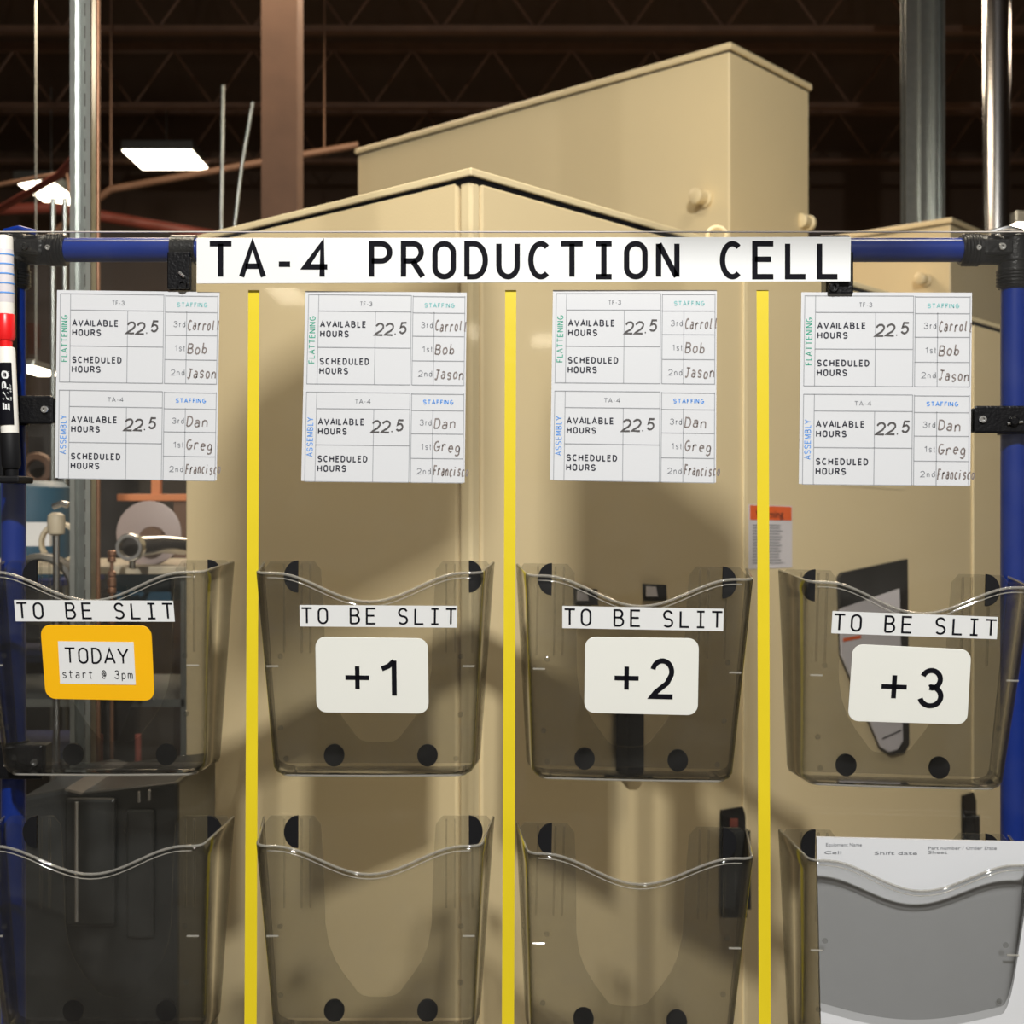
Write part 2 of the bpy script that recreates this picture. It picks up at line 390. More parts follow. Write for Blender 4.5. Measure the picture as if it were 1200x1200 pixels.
MB_.box((xa, 6.5, 0), (xa+.09, 6.52, HZ-.65)).box((xb-.012, 6.5, 0), (xb, 6.66, HZ-.65)).box((xa, 6.58, 0), (xb, 6.60, HZ-.65)).box((xb-.06, 6.5, 0), (xb-.045, 6.66, HZ-.65)).box((xa+.085, 6.47, 0), (xa+.1, 6.53, HZ-.65))
tag(MB_.obj('steel_column', M_galv), 'grey flanged steel column rising behind the right cabinet', 'column')
pipe_thing('steel_pipe_column', [(P(1168, 0, 8.7).x, 7.22, 0), (P(1168, 0, 8.7).x, 7.22, HZ-.7)], .088, M_steel, 'shiny round steel pipe column at the upper right', 'column', n=24)

# lamps
M_lamp = mat('lamp_diffuser', (1, .9, .75), .5, emit=(1, .88, .68), estr=9, noise=.01)
def high_bay(p, w_, d_, label, h=.12, group='lamps hanging from the hall roof', to=HZ, turn=0):
    root = empty('hanging_lamp', p, label=label, cat='lamp', group=group)
    Mx = Matrix.Translation(Vector(p)) @ Matrix.Rotation(turn, 4, 'Z')
    m = MB(); 
    m.box((-w_/2, -d_/2, .012), (w_/2, d_/2, h), Mx); m.obj('housing', M_galv, root, bevel=.01)
    MB().box((-w_/2+.015, -d_/2+.015, 0), (w_/2-.015, d_/2-.015, .012), Mx).obj('diffuser', M_lamp, root)
    c = MB(); c.tube([p+Vector((0, 0, h)), Vector((p.x, p.y, to))], .006, 6); c.obj('hanger', M_galv, root)
high_bay(P(60, 228, 14), .42, 1.1, 'glowing warm lamp under the roof just left of the slotted post')
high_bay(P(195, 188, 14.5), .8, .8, 'glowing lamp at the top above the conduits, right of the slotted post')
high_bay(P(42, 436, 8), .17, .5, 'low glowing bench lamp left of the first sheet', h=.05)
high_bay(P(1204, 272, 12), .5, .7, 'glowing lamp cut by the right edge beside the steel pipe column')
# lamps behind the photographer (their glints show in the acrylic sheet)
high_bay(Vector((-1.78, -8.57, 3.22)), .26, .9, 'strip lamp behind the photographer at the left', h=.05, group='strip lamps behind the photographer')
high_bay(Vector((-.37, -10.7, 3.22)), .10, 1.0, 'strip lamp behind the photographer in the middle', h=.05, group='strip lamps behind the photographer')
high_bay(Vector((.32, -11.3, 3.22)), .26, .8, 'strip lamp behind the photographer at the right', h=.05, group='strip lamps behind the photographer')

pl = empty('shadow_box', (-.01, -1.2, 2.69), label='small unseen box hung over the photographer, added to shade the cabinet', cat='lamp')  # guessed shape, added to cast the diagonal shadow on the cabinet
MB().box((-.13, -1.27, 2.70), (.11, -1.13, 2.92)).obj('housing', M_gask, pl, bevel=.01)
MB().box((-.12, -1.26, 2.69), (.10, -1.14, 2.70)).obj('lens', M_galv, pl)  # underside plate of the added box
MB().tube([(-.01, -1.2, 2.92), (-.01, -1.2, HZ)], .006, 8).obj('rod', M_galv, pl)

pl = empty('shadow_box', (.31, -1.2, 2.61), label='unseen box hung a little lower, right of the small one, added to shade the cabinet', cat='lamp')  # second added box, shades the cabinet behind the third pocket
MB().box((.20, -1.27, 2.62), (.42, -1.13, 2.84)).obj('housing', M_gask, pl, bevel=.01)
MB().box((.21, -1.26, 2.61), (.41, -1.14, 2.62)).obj('lens', M_galv, pl)  # underside plate of the second added box
MB().tube([(.31, -1.2, 2.84), (.31, -1.2, HZ)], .006, 8).obj('rod', M_galv, pl)

# ------------------------------------------------------------ cabinets
CD = 2.30
ROT = math.atan2(.749, .6625)
DX = Vector((math.cos(ROT), math.sin(ROT), 0)); DY = Vector((-math.sin(ROT), math.cos(ROT), 0))
corner = P(552, 600, CD); corner.z = 0
def cab_root(name, p, label, cat='cabinet'):
    return empty(name, p, ROT, label=label, cat=cat)
def lbox(root, name, a, b, m, bevel=.003, parent=None):
    """box in the cabinet's own axes"""
    Mx = root.matrix_basis if root.matrix_basis != Matrix() else Matrix()
    Mx = Matrix.Translation(root.location) @ Matrix.Rotation(root.rotation_euler.z, 4, 'Z')
    o = MB().box(a, b, Mx).obj(name, m, None, bevel=bevel)
    par = parent or root; o.parent = par
    if par is root: o.matrix_parent_inverse = Mx.inverted()
    else: o.matrix_parent_inverse = (Mx if par.parent else par.matrix_basis).inverted() if False else Matrix()
    return o
HT = EYE+(600-212)/F*CD      # height of the door tops
TOP = HT+.024
cab = cab_root('control_cabinet', corner, 'large tan steel control cabinet with doors, its near corner behind the second sheet')
LX = 3.5; LY = .90
lbox(cab, 'body', (.022, .022, .06), (LX-.01, LY-.01, TOP-.004), M_gask, 0)
lbox(cab, 'plinth', (.03, .03, 0), (LX-.03, LY-.03, .1), M_gask, 0)
lbox(cab, 'roof', (-.004, -.004, HT+.009), (LX, LY, TOP), M_tan2)
lbox(cab, 'door_gasket', (.0005, .0005, HT-.001), (LX-.006, LY-.006, HT+.0088), M_pad, 0)
lbox(cab, 'corner_post', (.004, .002, .1), (.026, .026, HT-.001), M_tan2, .004)
lbox(cab, 'corner_post', (.002, .004, .1), (.024, .030, HT+.006), M_tan2, .004)
lbox(cab, 'door', (0, .036, .1), (.024, LY, HT+.0055), M_tan, .005)
seams = [.0275, .950, 2.350, LX]
for i in range(3):
    x0 = seams[i]+(.004 if i else 0); x1 = seams[i+1]-.004
    lbox(cab, 'door', (x0, -.001, .1), (x1, .024, HT), M_tan, .005)
    if i < 2: lbox(cab, 'door_edge_trim', (x1-.010, -.007, .1), (x1, -.001, HT-.01), M_tan2, .002)
def Mloc(x, y, z): return corner+DX*x+DY*y+Vector((0, 0, z))
def MF(px, py, out=0.0):
    """point on the cabinet's right face (local y = -out) seen at a pixel"""
    r = (px-600)/F; o = corner+DY*(-out)
    ox, oy = o.x, o.y+CAMD
    t = (oy*r-ox)/(DX.x-DX.y*r); p = o+DX*t; dep = p.y+CAMD
    p.z = EYE+(600-py)/F*dep; return p
NF = -DY       # outward normal of the right face
# lifting eye on the roof
ring = MB(); c0 = MF(853, 283); c0 = Mloc((c0-corner).dot(DX), .03, TOP+.022)
ring.tube([c0+Vector((math.cos(a)*.022, 0, math.sin(a)*.022)) for a in [2*PI*k/20 for k in range(21)]], .0055, 8, cap=False)
ring.lathe([(.016, -.022), (.016, -.016), (.008, -.014), (.006, -.008)], Matrix.Translation(c0), 16)
ring.obj('lifting_eye', M_tan2, cab, smooth=True)
# cabinets behind
def tall_cab(px, depth, lx, ly, h, label):
    p = P(px, 600, depth); p.z = 0
    r_ = cab_root('tall_cabinet', p, label)
    lbox(r_, 'body', (0, 0, .0), (lx, ly, h-.03), M_tan2, .006)
    lbox(r_, 'roof', (-.012, -.012, h-.028), (lx+.01, ly+.01, h), M_tan2, .006)
    lbox(r_, 'gasket', (-.002, -.002, h-.034), (lx, ly, h-.026), M_gask, 0)
    return r_
tc = tall_cab(855, 4.9, .632, 2.16, 3.32, 'taller pale tan cabinet rising above the sign behind the main cabinet')
td = tall_cab(1114, 6.3, 1.3, 1.1, EYE+345/F*6.3, 'pale tan cabinet behind the blue pipe at upper right, its roof corner showing')
def plug(root, pos, label=None):
    m = MB(); Mx = axisM(pos, -DX)
    m.lathe([(.028, -.01), (.028, .006), (.02, .01), (.02, .05), (.015, .055)], Mx, 18)
    m.obj('lifting_lug', M_steel, root, smooth=True)
o_ = MB()
pc = P(855, 228, 4.9); pc = pc+DY*.11
def lug(root, base, dep):
    m = MB(); m.lathe([(.034, -.002), (.034, .014), (.026, .018), (.026, .05), (.03, .05), (.03, .075), (.02, .08)], axisM(base, -DX), 18)
    m.obj('lifting_lug', M_tan2, root, smooth=True)
lug(tc, pc, 4.9)
lug(td, P(1112, 325, 6.3)+DY*.12, 6.3)
lug(tc, P(948, 262, 5.37)+DX*.0, 5.4)

# things fixed to the main cabinet's right face
def face_plate(name, pix, m, thick, out0=.0, **k):
    pts = [MF(x, y, out0+.0012) for x, y in pix]
    return MB().prism(pts, NF*thick).obj(name, m, **k)
M_org = mat('orange_red_label', (.80, .12, .015), .5, noise=.05)
M_lilac = mat('pale_label_paper', (.66, .62, .64), .6, noise=.03)
wr = empty('warning_label', MF(903, 628), label='orange topped warning label stuck on the cabinet beside the third tape', cat='label')
face_plate('paper', [(877, 591), (928, 593), (928, 665), (877, 667)], M_lilac, .0008, parent=wr)
face_plate('header', [(879, 592), (927.5, 594), (927.5, 610), (879, 609)], M_org, .0006, .0008, parent=wr)
f_ = lambda x, y: MF(x, y, .0032)
m = MB(); sans(m, 'Warning', f_, 886, 606.5, 8.5, 32, .01); m.obj('lettering', M_ink, wr)
m = MB()
for i in range(14):
    y = 615+i*3.4; m.prism([f_(882, y), f_(900+random.uniform(10, 23), y), f_(900+15, y+.9), f_(882, y+.9)], NF*.0003)
m.obj('fine_print', M_grey, wr)
# document holder behind the right pocket
dh = empty('document_holder', MF(1020, 760), label='black document holder with papers fixed to the cabinet behind the right pocket', cat='holder')
face_plate('backing', [(980, 676), (984, 671), (1060, 655), (1062, 872), (1056, 882), (1041, 885), (1030, 878), (983, 768)], mat('black_folder', (.012, .011, .01), .4, noise=.2), .010, parent=dh)
face_plate('paper', [(983, 714), (1053, 690), (1057, 868), (1051, 878), (1041, 881), (1031, 875), (985, 768)], M_lilac, .003, .010, parent=dh)
face_plate('printed_stripe', [(988, 748), (1009, 744), (1009, 748), (988, 752)], M_org, .0004, .0135, parent=dh)
face_plate('pen_line', [(1034, 865), (1056, 855), (1056, 857), (1034, 867)], M_ink, .0004, .0135, parent=dh)
# note behind sheet four
tag(face_plate('small_label', [(960, 500), (1060, 500), (1060, 574), (985, 569)], M_tan2, .001), 'plain tan note on the cabinet mostly hidden behind the fourth sheet', 'label')
# disconnect handle behind the +2 card
dis = empty('switch_handle', MF(736, 820), label='black disconnect handle on the cabinet door behind the +2 card', cat='handle')
face_plate('bezel', [(710, 755), (762, 753), (762, 820), (710, 822)], M_blackm, .010, parent=dis)
face_plate('grip', [(722, 760), (741, 760), (741, 903), (736, 908), (727, 908), (722, 903)], M_pad, .03, .010, parent=dis)
for q, (x, y) in enumerate(((675, 691), (756, 686))):
    ind = empty('indicator', MF(x+8, y+8), label=['small grey faced indicator seen over the left rim of the third pocket', 'small white faced indicator seen over the middle rim of the third pocket'][q], cat='indicator', group='indicators on the cabinet door')
    face_plate('housing', [(x-3, y-2), (x+16, y-1), (x+17, y+18), (x-2, y+18)], M_blackm, .02, parent=ind)
    face_plate('face', [(x+1, y+1), (x+12, y+1.5), (x+14, y+13), (x+1, y+13)], M_lilac, .002, .02, parent=ind)
# swing handles by the door seams
for q, (x, y, wd) in enumerate(((843, 945, 28), (1126, 928, 16))):
    hnd = empty('door_handle', MF(x+wd/2, y+40), label=['black swing handle with red button by the middle door seam', 'black swing handle by the right door seam under the fourth pocket'][q], cat='handle', group='swing handles of the cabinet doors')
    face_plate('plate', [(x+1, y+4), (x+wd-3, y), (x+wd, y+10), (x+wd+2, y+130), (x+2, y+130)], M_blackm, .006, .0072, parent=hnd)
    face_plate('lever', [(x+5, y+28), (x+wd-4, y+26), (x+wd-3, y+118), (x+6, y+118)], M_pad, .028, .012, parent=hnd)
    if q == 0: face_plate('button', [(x+12, y+14), (x+20, y+14), (x+20, y+24), (x+12, y+24)], M_rust, .004, .012, parent=hnd)

# ------------------------------------------------------------ process equipment at the left, behind the panel
M_teal2 = mat('teal_plastic', (.015, .07, .12), .5, noise=.15)
M_navy = mat('navy_plastic', (.01, .02, .12), .5, noise=.2)
M_greyp = mat('grey_disc_plastic', (.34, .27, .25), .5, noise=.08, nscale=12)
M_orange = mat('orange_steel', (.55, .19, .07), .5, noise=.1)
M_cream = mat('cream_plastic', (.42, .36, .26), .5, noise=.05)
M_dark = mat('black_machine_cover', (.018, .019, .019), .32, noise=.3, nscale=10, bump=.4, bscale=12)
def disc(name, px, py, dep, r, th, m, label=None, cat=None, parent=None, hole=0):
    c = P(px, py, dep); Mx = axisM(c, (0, -1, 0)); mb = MB()
    if hole: mb.lathe([(hole, th), (r*.93, th), (r, th*.7), (r, 0), (hole, 0), (hole, th)], Mx, 36, cap=False)
    else: mb.lathe([(r, 0), (r, th*.7), (r*.93, th)], Mx, 36)
    o = mb.obj(name, m, parent, smooth=True)
    if label: tag(o, label, cat)
    return o
# shelf bench carrying the pipework
b0 = P(140, 664, 3.3); 
sh = empty('workbench', (-1.30, 1.95, 0), label='cream topped steel bench carrying pipework left of the cabinet', cat='bench')
zt = EYE-(662-600)/F*3.3
MB().box((-1.65, 1.72, zt-.02), (-.80, 2.3, zt)).obj('tabletop', M_cream, sh, bevel=.003)
for x, y in ((-1.62, 1.76), (-.85, 1.76), (-1.62, 2.25), (-.85, 2.25)):
    MB().box((x, y, 0), (x+.035, y+.035, zt-.02)).obj('leg', M_galv, sh)
MB().box((-1.6, 1.76, .55), (-.84, 2.26, .58)).obj('shelf', M_galv, sh)
MB().box((-1.6, 1.76, 1.0), (-.84, 2.26, 1.02)).obj('shelf', M_galv, sh)
# disc reel on the bench
dr = empty('reel', P(175, 640, 3.35), label='large greyish pink disc reel standing on the bench', cat='reel')
disc('flange', 175, 625, 3.35, .086, .008, M_greyp, parent=dr)
disc('hub', 180, 632, 3.33, .034, .03, M_joist, parent=dr)
# clamp fitting
cl = empty('pipe_clamp_fitting', P(155, 640, 3.1), label='shiny open round clamp fitting in front of the disc reel', cat='fitting')
disc('ring', 155, 641, 3.08, .034, .03, M_steel, parent=cl, hole=.024)
disc('bore', 155, 641, 3.14, .026, .004, M_gask, parent=cl)
MB().tube([P(158, 641, 3.15), P(190, 638, 3.2), P(216, 640, 3.25)], .024, 16, radii=[.026, .022, .022]).obj('tube', M_steel, cl, smooth=True)
MB().tube([P(155, 655, 3.1), P(155, 655, 3.1)-Vector((0, 0, P(155, 655, 3.1).z-zt))], .008, 8).obj('support', M_steel, cl)
# orange bracket
ob = empty('orange_bracket', P(180, 580, 3.95), label='orange steel bracket above the disc reel', cat='bracket')
MB().box(P(137, 587, 3.95), P(226, 579, 3.95)+Vector((0, .05, 0))).obj('bar', M_orange, ob, bevel=.002)
a_, b_ = P(177, 582, 3.96), P(187, 560, 3.96)
MB().box(a_, b_+Vector((0, .03, 0))).obj('upright', M_orange, ob, bevel=.002)
MB().box((P(210, 0, 3.95).x-.02, 2.48, 0), (P(210, 0, 3.95).x+.02, 2.515, P(0, 586, 3.95).z)).obj('stand', M_joist, ob)
# copper lines with fittings
for px, dep, y1, lab in ((109, 2.83, 560, 'thin copper line with couplings close to the slotted post'), (131, 2.86, 648, 'thin copper line with brass couplings below the clamp fitting')):
    r_ = empty('copper_line', P(px, 900, dep), label=lab, cat='pipe', group='copper lines by the slotted post')
    top = P(px, y1, dep); MB().tube([top, Vector((top.x, top.y, 0))], .0045, 8).obj('line', M_copper, r_, smooth=True)
    for yy in (652, 676, 688, 724):
        if yy > y1: 
            c = P(px, yy, dep); MB().lathe([(.006, -.014), (.010, -.012), (.010, -.003), (.007, 0), (.010, .003), (.010, .012), (.006, .014)], Matrix.Translation(c), 8).obj('coupling', M_copper if yy % 3 else M_steel, r_)
# valve
vv = empty('valve', P(68, 606, 2.84), label='small tan valve with a chrome lever left of the slotted post', cat='valve')
MB().lathe([(.008, -.03), (.018, -.026), (.020, .0), (.018, .016), (.008, .022)], Matrix.Translation(P(66, 612, 2.84)), 14).obj('body', M_cream, vv, smooth=True)
MB().tube([P(62, 594, 2.82), P(72, 590, 2.82), P(80, 592, 2.82)], .007, 8).obj('lever', M_steel, vv, smooth=True)
MB().tube([P(66, 618, 2.84), Vector((P(66, 0, 2.84).x, P(66, 0, 2.84).y, 0))], .008, 8).obj('stem', M_steel, vv)
hr = disc('hose_ring', 72, 636, 3.3, .055, .02, M_cream, 'cream hoop standing on the bench behind the slotted post', 'hoop', hole=.044)
# left machine column with drum, bins
dm = empty('dark_machine', (-2.2, 4.3, 0), label='large dark machine in the gloom left of the slotted post', cat='machine')
MB().box((-3.0, 4.0, 0), (-1.62, 4.9, 1.95)).obj('housing', M_gask, dm, bevel=.02)
disc('port', 45, 550, 5.3, .07, .03, M_joist, parent=dm, hole=.04)
MB().box((-2.9, 3.97, 1.75), (-2.1, 4.0, 1.85)).obj('trim_strip', M_joist, dm)
dr2 = MB().lathe([(.12, 0), (.125, .02), (.125, .29), (.10, .31)], Matrix.Translation(P(42, 618, 4.1)+Vector((-.03, .03, -.16))), 24).obj('drum', M_teal2, smooth=True)
tag(dr2, 'small teal drum seen between the blue post and the slotted post', 'drum')
rk = empty('storage_rack', (-1.8, 2.66, 0), label='grey rack at the far left carrying the teal drum', cat='rack')
zr = P(42, 618, 4.1).z-.161
MB().box((-2.3, 2.46, zr-.02), (-1.40, 2.86, zr)).obj('shelf', M_navy, rk)
for zz in (.3, .75, 1.05): MB().box((-2.3, 2.46, zz-.02), (-1.40, 2.86, zz)).obj('shelf', M_navy, rk)
for x in (-2.3, -1.80): MB().box((x, 2.86, 0), (x+.035, 2.90, 1.6)).obj('upright', M_navy, rk)
wp = MB().box(P(28, 640, 3.45), P(58, 612, 3.45)+Vector((0, .02, 0))).obj('paper_stack', M_paper); tag(wp, 'white papers standing beside the left blue post', 'paper')
# coil of braided hose
hc = MB(); c = P(50, 690, 2.95)
hc.tube([c+Vector((math.cos(a)*.075, .02*math.sin(a*.31), math.sin(a)*.075)) for a in [k*.3 for k in range(90)]], .010, 6)
tag(hc.obj('hose_coil', mat('braided_hose', (.05, .045, .035), .5, noise=.7, nscale=180), smooth=True), 'dark braided hose coil left of the slotted post', 'hose')
# black covered machine at the lower left
bmx = empty('covered_machine', (-.79, 1.0, 0), label='black plastic covered machine at the lower left below the first pocket', cat='machine')
def PZ(px, py, d): return P(px, py, d)
pts = [P(22, 935, 2.35), P(75, 925, 2.35), P(95, 930, 2.35), P(209, 916, 2.35)]
poly = [Vector((p.x, p.y, p.z)) for p in pts]+[Vector((pts[-1].x, pts[-1].y, .25)), Vector((pts[0].x, pts[0].y, .25))]
MB().prism(poly, (0, .3, 0)).obj('cover', M_dark, bmx, bevel=.008)
for x0, x1, yy in ((75, 135, 936), (147, 180, 950)):
    MB().box(P(x0, yy+150, 2.335), P(x1, yy, 2.335)+Vector((0, .015, 0))).obj('front_panel', M_dark, bmx, bevel=.006)
MB().tube([P(90, 940, 2.31), P(90, 1080, 2.31)], .004, 8).obj('strap', M_steel, bmx)
for x, y in ((163, 940), (175, 938)): MB().tube([P(x, y, 2.32), P(x, y-12, 2.32)], .003, 6).obj('clip', M_steel, bmx)
MB().box((-1.0, .95, 0), (-.6, 1.1, .26)).obj('stand', M_joist, bmx)
for x, d, lab in ((117, 2.9, 'red pipe behind the first pocket, nearer the slotted post'), (162, 2.9, 'red pipe behind the first pocket, right of its partner')):
    p = P(x, 850, d); pipe_thing('red_pipe', [Vector((p.x, p.y, 0)), Vector((p.x, p.y, .99))], .0075, M_rust, lab, group='red pipes behind the first pocket')
tk = empty('stainless_tank', (-1.22, 2.0, 0), label='dark funnel bottomed tank hanging behind the today pocket', cat='tank')
bx = P(155, 700, 3.0)
MB().box(P(136, 700, 3.3), P(216, 672, 3.3)+Vector((0, .2, 0))).obj('storage_bin', M_teal2) if False else None
tb = MB().box(P(136, 706, 3.3), P(200, 671, 3.3)+Vector((0, .2, 0))).obj('storage_bin', M_teal2, bevel=.004); tag(tb, 'teal bin hanging under the cream bench top', 'bin')
fn_ = MB(); c = P(122, 800, 3.05); fn_.lathe([(.022, -.25), (.022, -.17), (.075, -.03), (.08, .0), (.08, .12), (.07, .13)], Matrix.Translation(c), 28)
fn_.obj('hopper', M_gask, tk, smooth=True)
MB().box((c.x-.012, c.y-.012, 0), (c.x+.012, c.y+.012, c.z-.24)).obj('stand', M_joist, tk)

# ------------------------------------------------------------ blue pipe frame
fr = empty('pipe_stand', (0, 0, 0), label='blue pipe frame with black joints holding the clear board', cat='stand')
TZ = EYE+.307; XL, XR = -.584, .587; PR = .0140
MB().tube([(XL-.0, 0, TZ), (XR, 0, TZ)], PR, 28).obj('top_rail', M_blue, fr, smooth=True)
MB().tube([(XL, 0, 0), (XL, 0, TZ)], PR, 28).obj('post', M_blue, fr, smooth=True)
MB().tube([(XR, 0, 0), (XR, 0, TZ)], PR, 28).obj('post', M_blue, fr, smooth=True)
MB().tube([(XL, 0, .45), (XR, 0, .45)], PR, 28).obj('bottom_rail', M_blue, fr, smooth=True)
def ribbed(p, d, L, r, parent, name='joint_sleeve'):
    prof = [(r*.96, 0), (r, .002)]
    k = 5
    for i in range(k):
        z = .003+i*.004; prof += [(r+.0016, z), (r+.0016, z+.002), (r, z+.0024)]
    prof += [(r, L-.003), (r+.001, L-.002), (r*.97, L)]
    return MB().lathe(prof, axisM(p, d), 28).obj(name, M_blackm, parent, smooth=True)
def screw(p, d, r, parent, m=M_blackm, sock=True):
    o = MB().lathe([(r, 0), (r, r*.45), (r*.85, r*.7)] + ([(r*.42, r*.7), (r*.42, r*.25)] if sock else []), axisM(p, d), 16).obj('screw', m, parent, smooth=True)
    return o
for s, X in ((1, XL), (-1, XR)):
    ribbed((X+s*.062, 0, TZ), (-s, 0, 0), .062, .0175, fr)
    ribbed((X, 0, TZ-.045), (0, 0, 1), .045, .0175, fr)
    MB().lathe([(.015, -.018), (.0195, -.014), (.0195, .014), (.015, .018)], Matrix.Translation((X, 0, TZ)), 24).obj('joint_cap', M_blackm, fr, smooth=True)
    MB().box((X+s*.004, -.0185, TZ-.010), (X+s*.040, -.010, TZ+.010)).obj('joint_boss', M_blackm, fr, bevel=.004)
    screw((X+s*.020, -.0182, TZ), (0, -1, 0), .0045, fr, M_steel if s < 0 else M_blackm)
    screw((X+s*.047, -.0182, TZ-.001), (0, -1, 0), .0035, fr, M_steel)
    MB().tube([(X-s*.006, -.012, TZ+.019), (X+s*.012, -.016, TZ+.022), (X+s*.030, -.010, TZ+.018)], .0035, 8).obj('joint_lever', M_steel if s < 0 else M_blue, fr, smooth=True)
    MB().tube([(X, 0, 0), (X, 0, .03)], .03, 20).obj('foot', M_blackm, fr, smooth=True)
# panel clamps that wrap the pipe and hold the board
YP = -.0245      # front face of the acrylic panel
def clamp_h(px0, px1, y1, sx, sy, label):
    """clamp on the top rail"""
    r_ = empty('panel_clamp', (P((px0+px1)/2, 0, CAMD).x, 0, TZ), label=label, cat='clamp', group='black clamps holding the board to the pipe frame')
    x0, x1 = P(px0, 0, CAMD).x, P(px1, 0, CAMD).x
    MB().lathe([(PR+.0004, 0), (PR+.0032, 0), (PR+.0032, x1-x0), (PR+.0004, x1-x0)], axisM((x0, 0, TZ), (1, 0, 0)), 24).obj('collar', M_blackm, r_, smooth=True)
    zb = P(0, y1, CAMD+YP).z
    MB().box((x0+.002, YP-.0062, zb), (x1-.001, YP-.0022, TZ-.008)).obj('tab', M_blackm, r_, bevel=.0015)
    MB().box((x0+.002, YP+.0034, zb), (x1-.001, .004, TZ-.012)).obj('back_tab', M_blackm, r_, bevel=.0015)
    screw(P(sx, sy, CAMD+YP-.006), (0, -1, 0), .0058, r_)
    MB().tube([P(sx-4, sy-14, CAMD+YP-.008), P(sx+2, sy-8, CAMD+YP-.010)], .0016, 8).obj('spring_pin', M_steel, r_)
    return r_
clamp_h(202, 230.5, 339.5, 214, 333, 'black clamp on the top rail at the left end of the sign')
clamp_h(961, 993, 345, 977, 336, 'black clamp under the right end of the sign')
def clampV(X, into, py0, py1, px_end, label):
    r_ = empty('panel_clamp', (X, 0, P(0, (py0+py1)/2, CAMD).z), label=label, cat='clamp', group='black clamps holding the board to the pipe frame')
    z0, z1 = P(0, py1, CAMD+YP).z, P(0, py0, CAMD+YP).z
    MB().lathe([(PR+.0004, 0), (PR+.0036, 0), (PR+.0036, z1-z0), (PR+.0004, z1-z0)], axisM((X, 0, z0), (0, 0, 1)), 24).obj('collar', M_blackm, r_, smooth=True)
    xe = P(px_end, 0, CAMD+YP).x; far = X-into*.016
    MB().box((min(far, xe), YP-.0072, z0), (max(far, xe), YP-.0022, z1)).obj('tab', M_blackm, r_, bevel=.003)
    MB().box((min(X, xe), YP+.0034, z0+.002), (max(X, xe), .002, z1-.002)).obj('back_tab', M_blackm, r_, bevel=.0015)
    screw((xe-into*.0085, YP-.0072, (z0+z1)/2), (0, -1, 0), .0045, r_, M_steel)
    MB().lathe([(.006, 0), (.006, .003), (.004, .005)], axisM((X+into*.012, YP-.0072, (z0+z1)/2-.002), (0, -1, 0)), 14).obj('nut', M_blackm, r_)
    MB().tube([(X+into*.002, YP-.0085, (z0+z1)/2-.003), (X+into*.020, YP-.0092, (z0+z1)/2-.005)], .0018, 8).obj('spring_pin', M_steel, r_)
clampV(XR, -1, 476, 508, 1140, 'black clamp on the right blue post beside the fourth sheet')
clampV(XL, 1, 464, 497, 64, 'black clamp on the left blue post beside the first sheet')
clampV(XL, 1, 872, 912, 52, 'black clamp on the left blue post behind the first pocket')
# the clear board
pn = MB().box((XL-.018, YP, .44), (XR+.02, YP+.003, EYE+.3235)).obj('clear_board', M_panel)
tag(pn, 'large clear acrylic board hung on the blue pipe frame', 'board')
MB().box((XL-.018, YP-.0002, EYE+.3225), (XR+.02, YP+.0032, EYE+.3237)).obj('polished_edge', mat('frosted_acrylic_edge', (.55, .5, .45), .3, noise=.05), pn, local=True)

def onboard(px, py, off=.0):
    return P(px, py, CAMD+YP-off)
BK = Vector((0, -1, 0))
def prism_on(pix, t, off=.0003):
    return MB().prism([onboard(x, y, off) for x, y in pix], BK*t)

# yellow tapes
for (x0, x1), (x2, x3), lab in (((291, 304), (287.5, 301.5), 'yellow tape strip between the first and second pockets'),
                                ((592, 605), (589, 603), 'yellow tape strip between the second and third pockets'),
                                ((886.5, 900.5), (888.5, 902.5), 'yellow tape strip between the third and fourth pockets')):
    k = 860/663
    xb0, xb1 = x0+(x2-x0)*k, x1+(x3-x1)*k
    o = prism_on([(x0, 340), (x1, 340), (xb1, 1200), (xb0, 1200)], .0003).obj('tape_strip', M_ytape)
    tag(o, lab, 'tape', 'yellow tape strips on the clear board')

# sign
sg = empty('sign', onboard(613, 305), label='long white sign reading TA-4 PRODUCTION CELL on the top rail', cat='sign')
SQ = [(231, 279.5), (996.5, 278), (996, 330), (231, 332.5)]
sg_off = .0135
MB().prism([P(x, y, CAMD+YP-sg_off+.002) for x, y in SQ], BK*.002).obj('plate', M_sign, sg)
sfn = lambda x, y: P(x, y, CAMD+YP-sg_off-.0003)
lettering('TA-4 PRODUCTION CELL', 242.5, -327.4, 32, 45, 37.43, 3.2, lambda x, y: sfn(x, -y), M_ink, sg)

